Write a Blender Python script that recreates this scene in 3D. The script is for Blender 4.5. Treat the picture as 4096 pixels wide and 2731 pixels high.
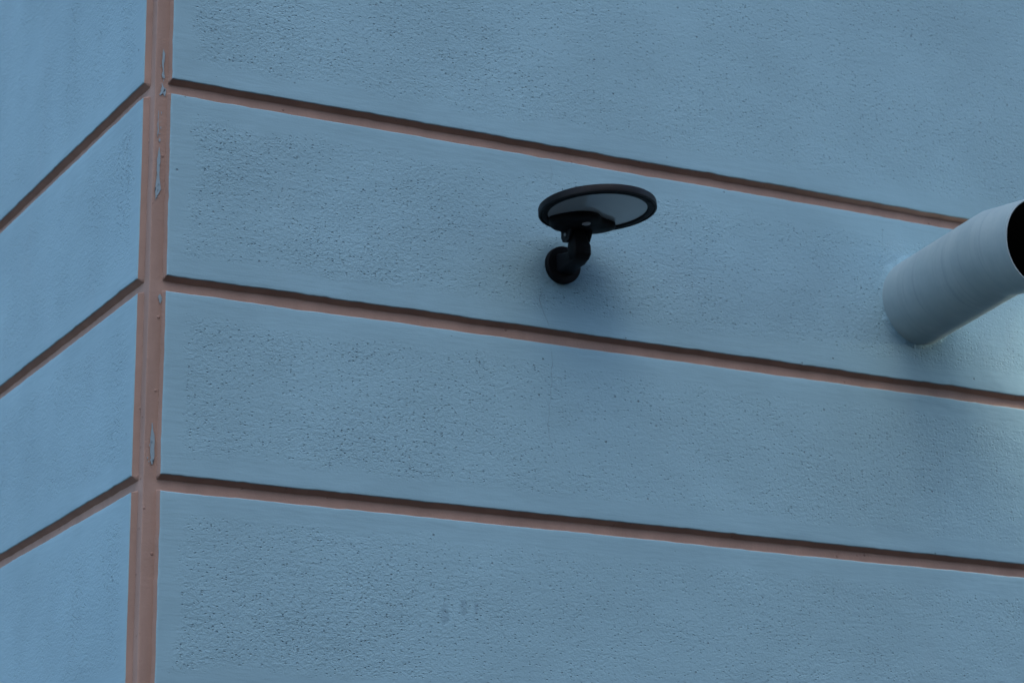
import bpy, math, random
import numpy as np
from mathutils import Vector, Matrix, noise
R = math.radians
for o in list(bpy.data.objects): bpy.data.objects.remove(o)
scene = bpy.context.scene
col = scene.collection
Z0 = 2.6          # height of the lowest joint seen in the photograph

# ------------------------------------------------------------------ camera
cd = bpy.data.cameras.new('camera'); cam = bpy.data.objects.new('camera', cd); col.objects.link(cam)
scene.camera = cam
F = Vector((0.46509336, 0.84649511, 0.25910267)); Rt = Vector((0.87706467, -0.48034586, -0.00504252)); Up = Vector((-0.12019043, -0.22959504, 0.96583662))
cam.matrix_world = Matrix(((Rt.x, Up.x, -F.x, -1.67555162), (Rt.y, Up.y, -F.y, -4.39650097), (Rt.z, Up.z, -F.z, Z0 - 1.02026368), (0, 0, 0, 1)))
cd.sensor_width = 36.0; cd.lens = 96.546; cd.clip_end = 1000
cd.dof.use_dof = True; cd.dof.focus_distance = 4.75; cd.dof.aperture_fstop = 7.1

# ------------------------------------------------------------------ light: dusk sky, hardly any sun
SUN_AZ = R(-160)  # high behind the camera, measured from +Y towards +X
SUN_EL = R(54)
w = bpy.data.worlds.new('World'); scene.world = w; w.use_nodes = True
nt = w.node_tree; bg = nt.nodes['Background']
sky = nt.nodes.new('ShaderNodeTexSky'); sky.sky_type = 'NISHITA'; sky.sun_disc = False
sky.sun_elevation = SUN_EL; sky.sun_rotation = SUN_AZ
sky.air_density = 1.0; sky.dust_density = 1.5; sky.ozone_density = 1.3
nt.links.new(sky.outputs[0], bg.inputs[0]); bg.inputs[1].default_value = 0.12
sd = bpy.data.lights.new('sun', 'SUN'); so = bpy.data.objects.new('sun', sd); col.objects.link(so)
sd.energy = 0.1; sd.angle = R(160); sd.color = (1.0, 0.93, 0.85)
dv = Vector((math.sin(SUN_AZ) * math.cos(SUN_EL), math.cos(SUN_AZ) * math.cos(SUN_EL), math.sin(SUN_EL)))
so.rotation_euler = dv.to_track_quat('Z', 'Y').to_euler()
so.location = (-6, -3, 9)
scene.view_settings.view_transform = 'Standard'; scene.view_settings.look = 'None'
scene.view_settings.exposure = 1.45; scene.view_settings.gamma = 1; scene.view_settings.use_curve_mapping = False
scene.render.engine = 'CYCLES'

# ------------------------------------------------------------------ helpers
def mesh_obj(name, verts, faces, mats, parent=None, mi=None, smooth=True, attr=None):
    me = bpy.data.meshes.new(name)
    me.from_pydata([tuple(v) for v in verts], [], faces)
    for m in mats: me.materials.append(m)
    if mi is not None: me.polygons.foreach_set('material_index', mi)
    if smooth: me.polygons.foreach_set('use_smooth', [True] * len(me.polygons))
    if attr:
        for k, vals in attr.items():
            a = me.attributes.new(k, 'FLOAT', 'POINT'); a.data.foreach_set('value', vals)
    me.update()
    o = bpy.data.objects.new(name, me); col.objects.link(o)
    if parent: o.parent = parent
    return o
def empty(name, loc, label, cat):
    o = bpy.data.objects.new(name, None); col.objects.link(o); o.location = loc
    o['label'] = label; o['category'] = cat; o.empty_display_size = .1
    return o
def fn(x, y, z): return noise.noise(Vector((x, y, z)))
def lathe(profile, n=96, frame=None, cap0=False, cap1=False, jitter=None):
    """profile (radius, height) turned round the frame's axis; frame = (origin, ex, ey, axis)"""
    O, ex, ey, ax = frame or (Vector((0, 0, 0)), Vector((1, 0, 0)), Vector((0, 1, 0)), Vector((0, 0, 1)))
    V, Fc = [], []
    for j, (r, h) in enumerate(profile):
        for i in range(n):
            a = 2 * math.pi * i / n
            dr = jitter(a, h) if jitter else 0
            V.append(O + ex * ((r + dr) * math.cos(a)) + ey * ((r + dr) * math.sin(a)) + ax * h)
    for j in range(len(profile) - 1):
        for i in range(n):
            k = (i + 1) % n
            Fc.append((j * n + i, j * n + k, (j + 1) * n + k, (j + 1) * n + i))
    if cap0: Fc.append(tuple(range(n - 1, -1, -1)))
    if cap1: Fc.append(tuple((len(profile) - 1) * n + i for i in range(n)))
    return V, Fc
def bevel(o, width, seg=3, angle=40):
    m = o.modifiers.new('bevel', 'BEVEL'); m.width = width; m.segments = seg; m.limit_method = 'ANGLE'; m.angle_limit = R(angle)

# ------------------------------------------------------------------ materials
def newmat(name, rough=.8, spec=.3):
    m = bpy.data.materials.new(name); m.use_nodes = True
    b = m.node_tree.nodes['Principled BSDF']; b.inputs['Roughness'].default_value = rough
    b.inputs['Specular IOR Level'].default_value = spec
    return m, m.node_tree, b
class G:
    def __init__(s, nt): s.nt = nt; s.geo = None
    def n(s, t, **k):
        x = s.nt.nodes.new(t)
        for a, v in k.items(): setattr(x, a, v)
        return x
    def set(s, sock, v):
        if isinstance(v, (int, float, tuple)): sock.default_value = v
        else: s.nt.links.new(v, sock)
    def math(s, op, a, b=None, c=None, clamp=False):
        x = s.n('ShaderNodeMath', operation=op, use_clamp=clamp); s.set(x.inputs[0], a)
        if b is not None: s.set(x.inputs[1], b)
        if c is not None: s.set(x.inputs[2], c)
        return x.outputs[0]
    def ramp(s, v, a, b, c=0., d=1.):
        x = s.n('ShaderNodeMapRange', interpolation_type='SMOOTHSTEP'); s.set(x.inputs['Value'], v)
        for nme, q in (('From Min', a), ('From Max', b), ('To Min', c), ('To Max', d)): s.set(x.inputs[nme], q)
        return x.outputs[0]
    def pos(s, scale=(1, 1, 1), loc=(0, 0, 0), rot=(0, 0, 0)):
        if s.geo is None: s.geo = s.n('ShaderNodeTexCoord').outputs['Object']
        x = s.n('ShaderNodeMapping'); s.nt.links.new(s.geo, x.inputs[0])
        x.inputs['Scale'].default_value = scale; x.inputs['Location'].default_value = loc; x.inputs['Rotation'].default_value = rot
        return x.outputs[0]
    def noise(s, vec, scale, detail=2., rough=.5, dist=0.):
        x = s.n('ShaderNodeTexNoise'); s.set(x.inputs['Vector'], vec); x.inputs['Scale'].default_value = scale
        x.inputs['Detail'].default_value = detail; x.inputs['Roughness'].default_value = rough; x.inputs['Distortion'].default_value = dist
        return x.outputs[0]
    def voro(s, vec, scale, rand=1.):
        x = s.n('ShaderNodeTexVoronoi'); s.set(x.inputs['Vector'], vec); x.inputs['Scale'].default_value = scale
        x.inputs['Randomness'].default_value = rand
        return x
    def mix(s, f, a, b):
        x = s.n('ShaderNodeMix', data_type='RGBA'); s.set(x.inputs[0], f)
        for sk, v in ((x.inputs[6], a), (x.inputs[7], b)):
            if isinstance(v, tuple): sk.default_value = (*v, 1)
            else: s.nt.links.new(v, sk)
        return x.outputs[2]
    def bump(s, h, dist, strength=1., nrm=None):
        x = s.n('ShaderNodeBump'); s.set(x.inputs['Height'], h); x.inputs['Distance'].default_value = dist
        x.inputs['Strength'].default_value = strength
        if nrm: s.nt.links.new(nrm, x.inputs['Normal'])
        return x.outputs[0]

BLUE = (0.234, 0.402, 0.480)
PINK = (0.308, 0.214, 0.176)

def plaster_material():
    m, nt, b = newmat('blue_plaster', .82, .25); g = G(nt)
    edge = g.n('ShaderNodeAttribute', attribute_name='edge').outputs['Fac']
    P = g.pos()
    wob = g.noise(g.pos((.6, .6, 1)), 11, 5, .6)                                   # wandering limit of the trowelled border
    e2 = g.math('ADD', edge, g.math('MULTIPLY', g.math('SUBTRACT', wob, .5), .075))
    rough_zone = g.ramp(e2, .028, .056)
    patch = g.ramp(g.noise(g.pos((1, 1, 1.6)), 3.3, 4, .65), .34, .66, .45, 1.0)
    # the coat is coarser towards the corner of the house
    px = g.n('ShaderNodeSeparateXYZ'); nt.links.new(P, px.inputs[0])
    coarse = g.ramp(g.math('ADD', px.outputs[0], px.outputs[1]), .1, .9, 1.25, .9)
    amt = g.math('MULTIPLY', g.math('MULTIPLY', rough_zone, patch), coarse)
    Ps = g.pos((.72, .72, 1.0))
    # grains of the scratched render: short ledges dragged sideways, with torn pits
    n1 = g.noise(Ps, 165, 3, .62, .4)
    n2 = g.noise(Ps, 330, 2, .6)
    v = g.voro(Ps, 190)
    pit = g.ramp(v.outputs['Distance'], .10, .36)             # 0 in the pit
    sc = nt.nodes.new('ShaderNodeSeparateColor'); nt.links.new(v.outputs['Color'], sc.inputs[0])
    pick = g.ramp(sc.outputs[0], .55, .8)                    # only some cells hold a pit
    pits = g.math('MULTIPLY', g.math('SUBTRACT', 1., pit), pick)
    h = g.math('SUBTRACT', g.math('SUBTRACT', g.math('ADD', n1, g.math('MULTIPLY', n2, .35)), .61), g.math('MULTIPLY', pits, 1.05))
    hr = g.math('MULTIPLY', h, amt)
    # trowel drags and the slow unevenness of the coat
    drag = g.noise(g.pos((1.2, 1.2, 9)), 12, 4, .6)
    slow = g.noise(P, 7, 3, .5)
    fine = g.noise(P, 260, 2, .6)
    sp = g.voro(P, 26); ss = nt.nodes.new('ShaderNodeSeparateColor'); nt.links.new(sp.outputs['Color'], ss.inputs[0])
    lone = g.math('MULTIPLY', g.ramp(sp.outputs['Distance'], .03, .075, 1., 0.), g.ramp(ss.outputs[1], .9, .92))
    nn = g.bump(slow, .010, .35)
    nn = g.bump(drag, .0012, .6, nn)
    nn = g.bump(fine, .00022, 1., nn)
    nn = g.bump(g.math('SUBTRACT', 0., lone), .0012, 1., nn)
    nn = g.bump(hr, .0022, 1., nn)
    nt.links.new(nn, b.inputs['Normal'])
    # pigment: faint mottling, darker colour in the pits
    tone = g.noise(P, 2.3, 4, .6)
    c = g.mix(g.ramp(tone, .3, .7), tuple(x * .94 for x in BLUE), tuple(x * 1.05 for x in BLUE))
    c = g.mix(g.ramp(g.noise(g.pos((1, 1, .35)), 5, 4, .65), .55, .8, 0, .16), c, (0.27, 0.37, 0.43))
    for dx, dz, ww in ((0.5982, 2.3953, .008), (0.6367, 2.4120, .007), (0.6625, 2.4117, .005)):    # three faint finger smudges
        dm = g.n('ShaderNodeVectorMath', operation='DISTANCE'); mp = g.pos((1, 1, .5)); nt.links.new(mp, dm.inputs[0]); dm.inputs[1].default_value = (dx, 0, dz * .5)
        c = g.mix(g.ramp(g.math('ADD', dm.outputs['Value'], g.math('MULTIPLY', g.math('SUBTRACT', drag, .5), .012)), ww * .4, ww * 1.6, .55, 0), c, (0.15, 0.26, 0.33))
    pit_tone = g.math('MULTIPLY', g.math('MULTIPLY', pits, amt), .20)
    c = g.mix(pit_tone, c, (0.10, 0.15, 0.19))
    c = g.mix(g.math('MULTIPLY', lone, .55), c, (0.09, 0.12, 0.14))
    nt.links.new(c, b.inputs['Base Color'])
    return m
def joint_material():
    m, nt, b = newmat('brown_pink_paint', .72, .3); g = G(nt); P = g.pos()
    tone = g.noise(g.pos((1, 1, .3)), 14, 4, .6)
    c = g.mix(g.ramp(tone, .3, .7), tuple(x * .9 for x in PINK), tuple(x * 1.08 for x in PINK))
    v = g.voro(P, 60); sc = nt.nodes.new('ShaderNodeSeparateColor'); nt.links.new(v.outputs['Color'], sc.inputs[0])
    spot = g.math('MULTIPLY', g.ramp(v.outputs['Distance'], .08, .22, 1, 0), g.ramp(sc.outputs[0], .86, .88))
    c = g.mix(g.math('MULTIPLY', spot, .35), c, (.16, .085, .065))
    nt.links.new(c, b.inputs['Base Color'])
    nn = g.bump(g.noise(P, 40, 3), .0012, .8); nn = g.bump(g.noise(P, 220, 3, .6), .0006, .9, nn)
    nn = g.bump(spot, .0012, 1, nn)
    nt.links.new(nn, b.inputs['Normal'])
    return m
def plain(name, c, rough, spec=.5, bump=None, var=.1, metal=0.):
    m, nt, b = newmat(name, rough, spec); g = G(nt); P = g.pos()
    b.inputs['Metallic'].default_value = metal
    t = g.noise(P, 30, 4, .6)
    nt.links.new(g.mix(t, tuple(x * (1 - var) for x in c), tuple(x * (1 + var) for x in c)), b.inputs['Base Color'])
    nt.links.new(g.ramp(g.noise(P, 55, 3), .2, .8, max(rough - .08, .02), min(rough + .1, 1)), b.inputs['Roughness'])
    if bump: nt.links.new(g.bump(g.noise(P, bump[0], 3, .6), bump[1], 1.), b.inputs['Normal'])
    return m
M_blue = plaster_material(); M_pink = joint_material()
M_streak = plain('blue_paint_drip', (0.225, 0.315, 0.365), .7, .3, (300, .0003))
M_dark = plain('crack_shadow', (0.11, 0.15, 0.17), .95, .1)
M_black = plain('black_plastic', (0.0050, 0.0062, 0.0082), .5, .16, (500, .00008))
M_black2 = plain('black_plastic_matt', (0.0035, 0.0042, 0.0055), .62, .14, (400, .00015))
M_screw = plain('zinc_screw', (0.25, 0.26, 0.27), .35, .5, metal=.9)
M_sensor = plain('milky_sensor_dome', (0.30, 0.30, 0.32), .4, .5)
M_lining = plain('dark_inner_pipe', (0.06, 0.058, 0.052), .9, .1, (90, .001))  # inside of the pipe, much darker than its outer paint
M_asphalt = plain('asphalt', (0.030, 0.029, 0.028), .9, .3, (120, .004))
M_slab = plain('pavement_concrete', (0.05, 0.046, 0.042), .9, .3, (90, .002))
M_stone = plain('kerb_stone', (0.2, 0.195, 0.19), .85, .3, (60, .002))
M_roof = plain('roof_sheet', (0.08, 0.07, 0.065), .7, .3)

def lens_material():
    m, nt, b = newmat('lamp_lens', .12, .5); g = G(nt); P = g.pos()
    nt.links.new(g.mix(g.noise(P, 14, 3), (0.30, 0.335, 0.35), (0.36, 0.385, 0.395)), b.inputs['Base Color'])
    nt.links.new(g.bump(g.noise(P, 60, 2), .0002, .5), b.inputs['Normal'])
    b.inputs['Coat Weight'].default_value = .5; b.inputs['Coat Roughness'].default_value = .06
    return m
M_lens = lens_material()
def pipe_material():
    m, nt, b = newmat('painted_pipe', .55, .4); g = G(nt); P = g.pos()
    c = g.mix(g.ramp(g.noise(g.pos((1, 2, 1)), 9, 4, .6), .3, .75), (0.262, 0.362, 0.392), (0.318, 0.416, 0.436))
    ring = g.noise(g.pos((2, 70, 2), rot=(R(3), 0, 0)), 1.6, 4, .6, .2)     # brushed-on paint runs round the pipe
    c = g.mix(g.ramp(ring, .54, .68, 0, .45), c, (0.21, 0.29, 0.33))
    nt.links.new(c, b.inputs['Base Color'])
    nn = g.bump(ring, .0014, .7); nn = g.bump(g.noise(P, 18, 2), .003, .4, nn); nn = g.bump(g.noise(P, 300, 2), .0002, 1, nn)
    nt.links.new(nn, b.inputs['Normal'])
    return m
M_pipe = pipe_material()

# ------------------------------------------------------------------ ground, pavement
def sheet(name, x0, x1, y0, y1, z, mat):
    o = mesh_obj(name, [(x0, y0, z), (x1, y0, z), (x1, y1, z), (x0, y1, z)], [(0, 1, 2, 3)], [mat], smooth=False)
    o['kind'] = 'structure'; return o
sheet('ground', -300, 300, -300, 300, -.13, M_asphalt)
def slab(name, pts, z0, z1, mat):
    n = len(pts); V = [(x, y, z1) for x, y in pts] + [(x, y, z0) for x, y in pts]
    Fc = [tuple(range(n))] + [(i, i + n, (i + 1) % n + n, (i + 1) % n) for i in range(n)]
    o = mesh_obj(name, V, Fc, [mat], smooth=False); o['kind'] = 'structure'; return o
slab('pavement', [(-6, -6), (14, -6), (14, .4), (.4, .4), (.4, 14), (-6, 14)], -.129, 0, M_slab)
slab('kerb', [(-6.15, -6.15), (14, -6.15), (14, -6.003), (-6.003, -6.003), (-6.003, 14), (-6.15, 14)], -.129, .004, M_stone)

# ------------------------------------------------------------------ the house corner
DEP, SLO, WL, WR, GH = 0.0129, 0.0044, 0.0437, 0.0409, 0.0287
aL = Vector((0.04187, 1, 0)).normalized(); nL = Vector((-1, 0.04187, 0)).normalized()
faces = {'right': (Vector((1, 0, 0)), Vector((0, -1, 0)), WR), 'left': (aL, nL, WL)}
house = empty('house_corner', (0, 0, 0), 'light blue plastered house corner with recessed brown pink joints between its courses', 'building')
# heights of the joint tops; the uppermost visible course is a tall one
tops = [Z0 - 1.10, Z0 - .735, Z0 - .372, Z0, Z0 + .360, Z0 + .73137, Z0 + 1.50, Z0 + 1.87]
bounds = []
lo = 0.55
for t in tops + [5.2]:
    bounds.append((lo, t - GH if t < 5 else t)); lo = t
LEN = {'right': 5.0, 'left': 4.2}
def wave(s, seed, amp=1.):
    return amp * (.0014 * fn(s * 5, seed, 0) + .0009 * fn(s * 19, seed, 3) + .0009 * fn(s * 60, seed, 7) + .0030 * max(0, fn(s * 33, seed, 11) - .30))
PROF = [(.0, .0), (-.0004, .0001), (-.0010, .0005), (-.0013, .0012)]       # (outward offset, depth): rounded lip, then the painted splay
SPLAY = [(-.0010, .0019), (-SLO * .5, DEP * .5 ), (-SLO, DEP + .004)]
def make_panel(side, k, v0, v1):
    a, nrm, wid = faces[side]
    fine = v1 > Z0 - .8 and v0 < Z0 + 1.7
    du = .012 if fine else .08
    us = [wid]; lim = 2.4 if side == 'right' else 1.3
    while us[-1] < LEN[side] - .001:
        us.append(min(LEN[side], us[-1] + (du if us[-1] < lim else .12)))
    nv = max(2, int((v1 - v0) / (.012 if fine else .08))); vs = [v0 + (v1 - v0) * i / nv for i in range(nv + 1)]
    # lists of (index coordinate, outward offset, depth)
    lip = [(.0026, 0.), (.0014, .00015), (.0006, .0006), (.0001, .0014), (0., .0020), (-SLO * .45, DEP * .5), (-SLO, DEP + .004)]
    m = len(lip)
    U = [(us[0] - (-o) if False else us[0] + o, d, 0) for o, d in reversed(lip)]
    U = [(us[0] + o, d) for o, d in reversed(lip)] + [(u, 0.) for u in us[1:]]
    under = [(o * (2.1 if o < 0 else 1), d) for o, d in lip]
    Vv = [(vs[0] + o, d) for o, d in reversed(under)] + [(v, 0.) for v in vs[1:-1]] + [(vs[-1] - o, d) for o, d in lip]
    nU, nV = len(U), len(Vv); V = []; E = []
    sd_ = (17 if side == 'left' else 0) + k * 3.7
    for j, (v, dv_) in enumerate(Vv):
        for i, (u, du_) in enumerate(U):
            d = max(du_, dv_)
            eu = u - wid; eb = v - v0; et = v1 - v
            uu, vv = u, v
            fu = max(0, 1 - max(eu, 0) / .03); uu += fu * wave(v, sd_ + .3)
            fb = max(0, 1 - max(eb, 0) / .03); vv += fb * wave(u, sd_ + 1.1)
            ft = max(0, 1 - max(et, 0) / .03); vv -= ft * wave(u, sd_ + 2.2)
            ed = min(eu, eb, et)
            und = .0013 * fn(u * 4, v * 4, sd_) + .0006 * fn(u * 17, v * 17, sd_)
            q = a * uu - nrm * (d + und * min(1, max(0, ed) / .02)); q.z = vv
            V.append(q); E.append(ed)
    Fc, mi = [], []
    for j in range(nV - 1):
        for i in range(nU - 1):
            f = (j * nU + i, j * nU + i + 1, (j + 1) * nU + i + 1, (j + 1) * nU + i)
            if side == 'left': f = f[::-1]
            Fc.append(f)
            mi.append(1 if (i < 2 or j < 2 or j >= nV - 3) else 0)
    mesh_obj('plaster_panel', V, Fc, [M_blue, M_pink], house, mi, True, {'edge': E})
for side in ('right', 'left'):
    for k, (v0, v1) in enumerate(bounds): make_panel(side, k, v0, v1)

def core_profile():
    P_ = []
    n = 12
    for u in [4.2 - i * .2 for i in range(21)]:
        if u > .08: P_.append((u, 'L'))
    for u in (.07, .05, .035, .025, .018): P_.append((u, 'L'))
    return P_
def make_core():
    """the recessed back of all joints: one bent sheet running round the corner with a slightly worn arris"""
    prof = []   # (point, kind)
    for u in [4.2, 2.5, 1.5, 1.0, .7, .5, .3, .2, .12, .07, .05, .035, .025, .0185]: prof.append(aL * u - nL * DEP)
    A = Vector((DEP + .0004, DEP, 0))
    for t in (0, .33, .66, 1): 
        p0 = aL * .0155 - nL * DEP; p1 = Vector((DEP + .0024, DEP, 0))
        q = (p0 * (1 - t) + A * t) * (1 - t) + (A * (1 - t) + p1 * t) * t; prof.append(q)
    for u in [.0185, .025, .035, .05, .07, .12, .2, .3, .5, .8, 1.2, 1.6, 2.0, 2.6, 3.5, 5.0]: prof.append(Vector((u, DEP, 0)))
    zs = [.45]
    while zs[-1] < 5.2: zs.append(zs[-1] + (.012 if Z0 - .6 < zs[-1] < Z0 + 1.5 else .06))
    V = []
    for z in zs:
        for i, p in enumerate(prof):
            s = .0011 * fn(z * 7, i * .35, 2) + .0006 * fn(z * 31, i * .8, 5)
            V.append(Vector((p.x + s * .7, p.y + s * .7, z)))
    n = len(prof)
    Fc = [(j * n + i, j * n + i + 1, (j + 1) * n + i + 1, (j + 1) * n + i) for j in range(len(zs) - 1) for i in range(n - 1)]
    mesh_obj('recessed_joint', V, Fc, [M_pink], house)
make_core()
# solid wall behind, plinth below, cornice and roof edge above (outside the picture)
def box(name, x0, x1, y0, y1, z0, z1, mat, parent, bev=0):
    V = [(x, y, z) for z in (z0, z1) for y in (y0, y1) for x in (x0, x1)]
    o = mesh_obj(name, V, [(0, 2, 3, 1), (4, 5, 7, 6), (0, 1, 5, 4), (2, 6, 7, 3), (0, 4, 6, 2), (1, 3, 7, 5)], [mat], parent, smooth=False)
    if bev: bevel(o, bev, 2)
    return o
box('wall_core', .12, 5.0, .02, 4.2, .0, 5.2, M_stone, house)
box('plinth', -.03, 5.0, -.03, 4.2, 0, .545, M_stone, house, .01)
box('cornice', -.10, 5.0, -.10, 4.2, 5.21, 5.42, M_pink, house, .02)
box('roof', -.16, 5.0, -.16, 4.2, 5.424, 5.48, M_roof, house, .01)

# blue paint that ran or was dabbed onto the recessed corner strip
def streak(pts, depth_y=DEP - .0016):
    """pts: (z, x_left, x_right) down the right-hand recessed face"""
    V, Fc = [], []
    zz = []; 
    for (z0, a0, b0), (z1, a1, b1) in zip(pts, pts[1:]):
        m = max(2, int(abs(z1 - z0) / .004))
        for i in range(m):
            t = i / m; zz.append((z0 + (z1 - z0) * t, a0 + (a1 - a0) * t, b0 + (b1 - b0) * t))
    zz.append(pts[-1])
    for i, (z, a0, b0) in enumerate(zz):
        wv = min(1, (b0 - a0) / .003)
        a1 = a0 + wv * .0016 * fn(z * 90, 1.3, 0) + wv * .0007 * fn(z * 260, 4, 0); b1 = b0 + wv * .0018 * fn(z * 80, 9.3, 0)
        if b1 < a1: a1 = b1 = (a1 + b1) / 2
        V += [(a1, depth_y, z), (b1, depth_y, z)]
    Fc = [(2 * i, 2 * i + 1, 2 * i + 3, 2 * i + 2) for i in range(len(zz) - 1)]
    mesh_obj('paint_streak', V, Fc, [M_streak], house)
#STREAKS
def PX(y):  # height on the recessed corner strip for a row of the photograph, used once to place these marks
    return Z0 + (1895 + 6 - y) / 2180.
streak([(PX(182), .0265, .0270), (PX(200), .0255, .0290), (PX(232), .0250, .0295), (PX(262), .0262, .0285), (PX(285), .0258, .0300), (PX(300), .0262, .0302), (PX(304), .028, .029)])
streak([(PX(322), .0262, .0268), (PX(340), .0245, .0300), (PX(350), .0235, .0330), (PX(358), .024, .0300), (PX(376), .021, .023)])
streak([(PX(345), .0305, .0335), (PX(362), .0285, .0330), (PX(376), .0300, .0320)])
streak([(PX(440), .0205, .0207), (PX(470), .0195, .0215), (PX(520), .0200, .0222), (PX(548), .0205, .0210)])
streak([(PX(552), .0240, .0245), (PX(562), .0225, .0262), (PX(570), .024, .025)])
streak([(PX(590), .0240, .0245), (PX(620), .0215, .0270), (PX(660), .0200, .0265), (PX(700), .0205, .0258), (PX(740), .0195, .0275), (PX(765), .0190, .0290), (PX(785), .0185, .0245), (PX(805), .0190, .0205)])
streak([(PX(1188), .0330, .0342), (PX(1200), .0305, .0375), (PX(1212), .0325, .0370), (PX(1224), .034, .035)])
streak([(PX(1700), .0255, .0262), (PX(1740), .0245, .0300), (PX(1790), .0240, .0325), (PX(1830), .0250, .0320), (PX(1850), .0262, .0300), (PX(1862), .0275, .0285)])

rnd = random.Random(5)
for _ in range(26):      # crumbs of the same paint round the longer runs
    y_ = rnd.choice([rnd.uniform(180, 380), rnd.uniform(430, 800), rnd.uniform(600, 800), rnd.uniform(1700, 1860)])
    x_ = rnd.uniform(.0190, .0300) if y_ < 400 or y_ > 1500 else rnd.uniform(.0185, .0265)
    l_ = rnd.uniform(.002, .009); w_ = rnd.uniform(.0004, .0011)
    streak([(PX(y_), x_, x_ + .0001), (PX(y_) - l_ * .4, x_ - w_, x_ + w_), (PX(y_) - l_, x_, x_ + .0001)])
# hairline cracks running down from the lamp and beside the pipe
def crack(pts, w=.0007):
    V = []; P2 = []
    for (x0, z0), (x1, z1) in zip(pts, pts[1:]):
        m = max(2, int(math.hypot(x1 - x0, z1 - z0) / .006))
        for i in range(m): P2.append((x0 + (x1 - x0) * i / m, z0 + (z1 - z0) * i / m))
    P2.append(pts[-1])
    for i, (x, z) in enumerate(P2):
        x += .0025 * fn(z * 60, 2, x); ww = w * (.45 + .9 * abs(fn(z * 50, 8, 1))) * min(1, (i + 1) / 6, (len(P2) - i) / 6)
        V += [(x - ww, -.0014, Z0 + z), (x + ww, -.0014, Z0 + z), (x, .0015, Z0 + z)]
    Fc = []
    for i in range(len(P2) - 1):
        a_ = 3 * i; Fc += [(a_, a_ + 1, a_ + 4, a_ + 3)]
    mesh_obj('crack', V, Fc, [M_dark], house)
crack([(.8128, .4463), (.7988, .4171), (.8057, .3956), (.8186, .3676), (.823, .364)], .0006)
crack([(.8230, .3300), (.8265, .3093), (.8239, .2404), (.8156, .1713), (.8233, .1237)], .0003)
crack([(.8241, .7004), (.8288, .6705), (.8258, .6496)], .0004)
crack([(1.615, .6841), (1.6168, .6573), (1.6145, .6353)], .0004)

# ------------------------------------------------------------------ wall lamp (disc head on a hinged arm)
PCx, PCz = .849, Z0 + .4888
lamp = empty('wall_lamp', (PCx, 0, PCz), 'black disc shaped wall lamp with a grey lens on a hinged arm, switched off', 'lamp')
def rel(V, O=(PCx, 0, PCz)): O = Vector(O); return [Vector(v) - O for v in V]
X, Y, Zx = Vector((1, 0, 0)), Vector((0, 1, 0)), Vector((0, 0, 1))
fr = (Vector((PCx, 0, PCz)), X, Zx, -Y)
V, Fc = lathe([(.0355, -.003), (.0368, .001), (.0368, .0105), (.0364, .0120), (.0355, .0128), (.034, .0132), (.020, .0134)], 72, fr, cap1=True)
mesh_obj('wall_plate', rel(V), Fc, [M_black2], lamp)
# lower arm: rounded bar straight out of the plate, elbow, upper link to the hinge
def loft(path, nseg=20):
    """path: (center, halfwidth along X, halfheight, tangent) with a superellipse section"""
    V, Fc = [], []
    for c, hw, hh, t in path:
        t = Vector(t).normalized(); up = X.cross(t).normalized()
        for i in range(nseg):
            a_ = 2 * math.pi * i / nseg; ca, sa = math.cos(a_), math.sin(a_)
            V.append(Vector(c) + X * (hw * math.copysign(abs(ca) ** .38, ca)) + up * (hh * math.copysign(abs(sa) ** .38, sa)))
    n = nseg
    for j in range(len(path) - 1):
        for i in range(n):
            k = (i + 1) % n; Fc.append((j * n + i, j * n + k, (j + 1) * n + k, (j + 1) * n + i))
    Fc.append(tuple(range(n - 1, -1, -1))); Fc.append(tuple((len(path) - 1) * n + i for i in range(n)))
    return V, Fc
zc = PCz
V, Fc = loft([((PCx, -.010, zc), .019, .021, (0, -1, 0)), ((PCx, -.018, zc), .0182, .0195, (0, -1, 0)), ((PCx, -.035, zc), .0165, .0168, (0, -1, 0)), ((PCx, -.050, zc + .000), .0155, .0150, (0, -1, 0)),
              ((PCx, -.064, zc + .001), .0160, .0150, (0, -1, .25)), ((PCx, -.0745, zc + .006), .0162, .0150, (0, -.8, .7)), ((PCx, -.0785, zc + .0115), .0155, .012, (0, -.5, 1)), ((PCx, -.0800, zc + .0135), .011, .006, (0, -.4, 1))])
mesh_obj('lower_arm', rel(V), Fc, [M_black], lamp)
V, Fc = loft([((PCx - .001, -.0715, zc - .006), .0165, .012, (0, .0, 1)), ((PCx - .001, -.0725, zc + .004), .0190, .0165, (0, .0, 1)), ((PCx - .002, -.0730, zc + .018), .0190, .0170, (0, .15, 1)),
              ((PCx - .003, -.0690, zc + .032), .0162, .0140, (0, .35, 1)), ((PCx - .003, -.0630, zc + .045), .0158, .0130, (0, .3, 1)), ((PCx - .002, -.0600, zc + .060), .0170, .0140, (0, .1, 1))])
up = mesh_obj('upper_arm', rel(V), Fc, [M_black2], lamp)
# hinge knob on the left flank with a screw head
fr = (Vector((PCx - .016, -.062, zc + .043)), Y, Zx, -X)
V, Fc = lathe([(.0105, 0), (.0108, .004), (.0100, .0085), (.0075, .0100), (.004, .0102)], 32, fr, cap1=True)
kn = mesh_obj('hinge_knob', rel(V), Fc, [M_black], lamp)
fr = (Vector((PCx - .0262, -.062, zc + .043)), Y, Zx, -X)
V, Fc = lathe([(.0036, -.0005), (.0036, .0008), (.0026, .0014), (.001, .0015)], 16, fr, cap1=True)
mesh_obj('screw', rel(V), Fc, [M_screw], kn)
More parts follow.
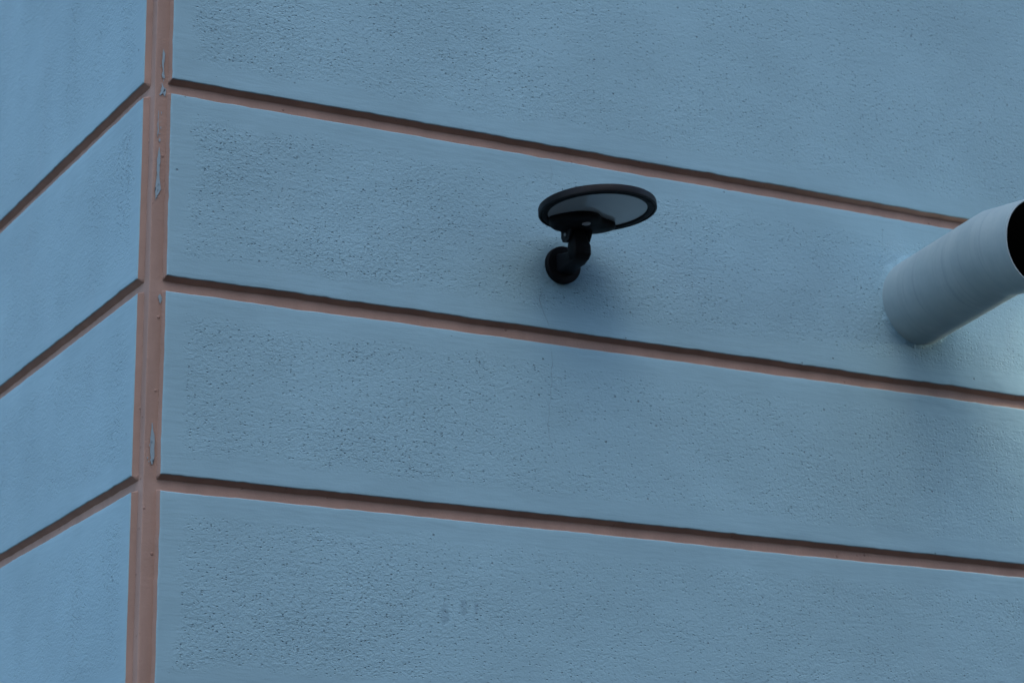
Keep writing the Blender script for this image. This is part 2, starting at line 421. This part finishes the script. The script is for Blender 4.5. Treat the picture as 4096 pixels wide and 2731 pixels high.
# head
nD = Vector((.03128543, -.06385439, -.99746872)).normalized(); bD = Vector((.0020018, .99795923, -.06382301)).normalized(); cD = nD.cross(bD)
DC = Vector((.8493, -.140, Z0 + .5578))
fr = (DC, bD, cD, nD)
V, Fc = lathe([(.020, -.0205), (.070, -.0198), (.100, -.0185), (.1085, -.0165), (.1115, -.0145), (.1124, -.012), (.1125, -.0060), (.1125, -.0016), (.1121, -.0005), (.1112, -.0001), (.1085, .0)], 160, fr, cap0=True)
mesh_obj('head_shell', rel(V), Fc, [M_black], lamp)
V, Fc = lathe([(.1085, 0), (.1078, -.0022), (.1065, -.0024), (.1058, -.0004), (.1040, .0002), (.0975, -.0004), (.0948, -.0014), (.0940, -.0045)], 160, fr)
mesh_obj('bezel_ring', rel(V), Fc, [M_black2], lamp)
V, Fc = lathe([(.0945, -.0030), (.080, -.0027), (.055, -.0023), (.03, -.0021), (.006, -.0020)], 120, fr, cap1=True)
mesh_obj('lens', rel(V), Fc, [M_lens], lamp)
# junction housing covering the back of the lens
foot = [(.093, -.050), (.070, -.068), (.055, -.074), (.040, -.066), (.023, -.053), (.008, -.036), (.002, -.012), (.010, .010), (.024, .022), (.034, .045), (.042, .066), (.062, .072), (.088, .052), (.101, .022), (.104, -.005), (.101, -.028)]
def smooth_loop(P_, it=3):
    for _ in range(it):
        Q = []
        for i in range(len(P_)):
            a_, b_ = P_[i], P_[(i + 1) % len(P_)]
            Q += [(a_[0] * .75 + b_[0] * .25, a_[1] * .75 + b_[1] * .25), (a_[0] * .25 + b_[0] * .75, a_[1] * .25 + b_[1] * .75)]
        P_ = Q
    return P_
fl = smooth_loop(foot, 3); cb, cc = .052, -.004
V, Fc = [], []; levels = [(1., -.004), (1., .004), (.985, .0065), (.94, .0085), (.86, .0100), (.70, .0120), (.50, .0135), (.2, .0140)]
for s, h in levels:
    for b_, c_ in fl: V.append(DC + bD * (cb + (b_ - cb) * s) + cD * (cc + (c_ - cc) * s) + nD * h)
n = len(fl)
for j in range(len(levels) - 1):
    for i in range(n):
        k = (i + 1) % n; Fc.append((j * n + i, j * n + k, (j + 1) * n + k, (j + 1) * n + i))
Fc.append(tuple((len(levels) - 1) * n + i for i in range(n)))
hs = mesh_obj('driver_housing', rel(V), Fc, [M_black2], lamp)
sO = DC + bD * .0306 + cD * -.0086 + nD * .0128
V, Fc = lathe([(.0085, -.003), (.0085, .0006), (.0072, .0016), (.004, .0022), (.001, .0024)], 32, (sO, bD, cD, nD), cap1=True)
mesh_obj('motion_sensor', rel(V), Fc, [M_sensor], hs)
# two ears that hold the upper arm
for s in (-1, 1):
    V, Fc = [], []
    cx = PCx - .002 + s * .0215
    pr = [(-.046, zc + .072), (-.046, zc + .040), (-.052, zc + .031), (-.062, zc + .028), (-.072, zc + .031), (-.080, zc + .042), (-.085, zc + .066)]
    for dx in (-.0022, .0022): V += [Vector((cx + dx, y, z)) for y, z in pr]
    m = len(pr); Fc = [tuple(range(m)), tuple(range(2 * m - 1, m - 1, -1))] + [(i, (i + 1) % m, (i + 1) % m + m, i + m) for i in range(m)]
    e = mesh_obj('hinge_ear', rel(V), Fc, [M_black], lamp, smooth=False); bevel(e, .0008, 2)

# ------------------------------------------------------------------ vent pipe
PB = Vector((1.6982, 0, Z0 + .5270)); PM = Vector((1.6979, -.401, Z0 + .5496))
pipe = empty('vent_pipe', PB, 'thick grey blue painted vent pipe jutting out of the wall with a dark open mouth', 'pipe')
d1 = (PM - PB).normalized(); d1 = (d1 + Vector((-.012, 0, .06))).normalized()
L1 = .285
KN = PB + d1 * L1
d2 = (PM - KN).normalized()
L2 = (PM - KN).length
def tube(path, n=128, r_in=False):
    V, Fc = [], []
    for c, t, r in path:
        t = t.normalized(); ex = X; ey = t.cross(ex).normalized(); ex = ey.cross(t).normalized()
        for i in range(n):
            a_ = 2 * math.pi * i / n
            dr = .0006 * fn(math.cos(a_) * 1.4, math.sin(a_) * 1.4, c.y * 7)
            V.append(c + ex * ((r + dr) * math.cos(a_)) + ey * ((r + dr) * math.sin(a_)))
    for j in range(len(path) - 1):
        for i in range(n):
            k = (i + 1) % n
            f = (j * n + i, j * n + k, (j + 1) * n + k, (j + 1) * n + i)
            Fc.append(f[::-1] if r_in else f)
    return V, Fc
r0, r1 = .0895, .0892
md = (d1 + d2).normalized()
path = [(PB - d1 * .06, d1, r0)] + [(PB + d1 * (L1 - .015) * i / 14, d1, r0) for i in range(15)] + [(KN, md, r0 + .0002)] + [(KN + d2 * (.015 + (L2 - .015) * i / 6), d2, r1) for i in range(7)]
V, Fc = tube(path); mesh_obj('pipe_body', rel(V, PB), Fc, [M_pipe], pipe)
V, Fc = tube([(PM, d2, r1), (PM - d2 * -.0012, d2, r1 - .0006), (PM + d2 * .0014, d2, r1 - .0016), (PM + d2 * .0010, d2, r1 - .0028), (PM - d2 * .0005, d2, r1 - .0034)])
mesh_obj('pipe_rim', rel(V, PB), Fc, [M_pipe], pipe)
V, Fc = tube([(PM - d2 * .0005, d2, r1 - .0034), (KN, md, r0 - .003), (PB - d1 * .055, d1, r0 - .003), (PB - d1 * .056, d1, .003)], r_in=True)
mesh_obj('pipe_lining', rel(V, PB), Fc, [M_lining], pipe)
# mortar squeezed round the pipe where it enters the plaster
V, Fc = [], []; n = 160
for j, (dr, h) in enumerate([(-.002, .012), (.0005, .0085), (.004, .0065), (.009, .0045), (.015, .0020), (.021, -.0005), (.024, -.002)]):
    for i in range(n):
        a_ = 2 * math.pi * i / n; k = .45 + .6 * fn(math.cos(a_) * 2.5, math.sin(a_) * 2.5, 3) + .12 * fn(math.cos(a_) * 11, math.sin(a_) * 11, 5)
        rr = r0 + (dr * max(.4, k) if dr > 0 else dr); hh = h * max(.2, k * .8) + .0003 * fn(math.cos(a_) * 25, math.sin(a_) * 25, j)
        V.append(PB + X * (rr * math.cos(a_)) + Zx * (rr * math.sin(a_)) - Y * hh)
for j in range(6):
    for i in range(n):
        k = (i + 1) % n; Fc.append((j * n + i, j * n + k, (j + 1) * n + k, (j + 1) * n + i)[::-1])
mesh_obj('mortar_collar', rel(V, PB), Fc, [M_blue], pipe, attr={'edge': [.2] * len(V)})

# ------------------------------------------------------------------ the lit lamp whose warm patch shows under the pipe (just beyond the picture)
LO = Vector((2.30, 0, Z0 + .52))
lit = empty('porch_light', LO, 'small hooded porch light glowing beside the vent pipe on the blue wall', 'lamp')
mg, ntg, bgp = newmat('glowing_bulb', .3); bgp.inputs['Base Color'].default_value = (.9, .9, .8, 1)
bgp.inputs['Emission Color'].default_value = (1.0, .94, .76, 1); bgp.inputs['Emission Strength'].default_value = 130
V, Fc = lathe([(.030, -.002), (.030, .008), (.026, .011), (.01, .012)], 40, (LO, X, Zx, -Y), cap1=True); mesh_obj('wall_plate', rel(V, LO), Fc, [M_black2], lit)
V, Fc = lathe([(.008, .0), (.008, .06)], 16, (LO, X, Zx, -Y), cap1=True); mesh_obj('arm', rel(V, LO), Fc, [M_black2], lit)
HC = LO + Vector((0, -.07, 0))
V, Fc = lathe([(.012, .03), (.035, .024), (.052, .008), (.056, -.004), (.054, -.004), (.050, .008), (.033, .021), (.012, .027)], 48, (HC, X, Y, Zx)); mesh_obj('hood', rel(V, LO), Fc, [M_black2], lit)
V, Fc = lathe([(.003, -.050), (.014, -.046), (.021, -.034), (.022, -.020), (.016, -.005), (.011, .010), (.011, .028)], 32, (HC, X, Y, Zx), cap0=True); mesh_obj('bulb', rel(V, LO), Fc, [mg], lit)

# ------------------------------------------------------------------ the other side of the street (behind the camera, seen only in reflections and as what closes off the low sky)
M_dull = plain('grey_render', (0.07, 0.072, 0.075), .9, .2, (80, .002)); M_dull2 = plain('ochre_render', (0.085, 0.075, 0.058), .9, .2, (80, .002))
M_pane = plain('window_glass', (0.02, 0.025, 0.03), .08, .6); M_frame = plain('window_paint', (0.35, 0.34, 0.32), .5)
def far_house(O, ax, nrm, width, height, mat, label):
    """front along ax (horizontal), facing nrm"""
    O = Vector(O); h = empty('terraced_house', O, label, 'building')
    def blk(name, u0, u1, z0, z1, d0, d1, m, parent=h):
        V = [ax * u + nrm * d + Vector((0, 0, z)) for z in (z0, z1) for d in (d0, d1) for u in (u0, u1)]
        return mesh_obj(name, V, [(0, 2, 3, 1), (4, 5, 7, 6), (0, 1, 5, 4), (2, 6, 7, 3), (0, 4, 6, 2), (1, 3, 7, 5)], [m], parent, smooth=False)
    blk('wall', 0, width, 0, height, -6, 0, mat)
    V = [ax * u + nrm * d + Vector((0, 0, z)) for u in (-.2, width + .2) for d, z in ((.35, height + .01), (-3, height + 2.2), (-6.3, height + .01))]
    mesh_obj('roof', V, [(0, 1, 2), (5, 4, 3), (0, 3, 4, 1), (1, 4, 5, 2), (0, 2, 5, 3)], [M_roof], h, smooth=False)
    n = int(width / 2.4)
    for fl_ in range(int(height / 3)):
        for i in range(n):
            u = (i + .5) * width / n
            if fl_ == 0 and i == n // 2:
                blk('door', u - .5, u + .5, .1, 2.2, .003, .05, M_roof); continue
            f = blk('window', u - .55, u + .55, fl_ * 3 + .95, fl_ * 3 + 2.45, .003, .06, M_frame)
            blk('pane', u - .47, u - .03, fl_ * 3 + 1.03, fl_ * 3 + 2.37, .061, .066, M_pane, f); blk('pane', u + .03, u + .47, fl_ * 3 + 1.03, fl_ * 3 + 2.37, .061, .066, M_pane, f)
far_house((-12, -11.5, 0), Vector((1, 0, 0)), Vector((0, 1, 0)), 11, 9.2, M_dull, 'grey rendered terraced house across the street from the lamp wall')
far_house((-.7, -11.9, 0), Vector((1, 0, 0)), Vector((0, 1, 0)), 14, 9.6, M_dull2, 'ochre rendered terraced house across the street from the vent pipe')
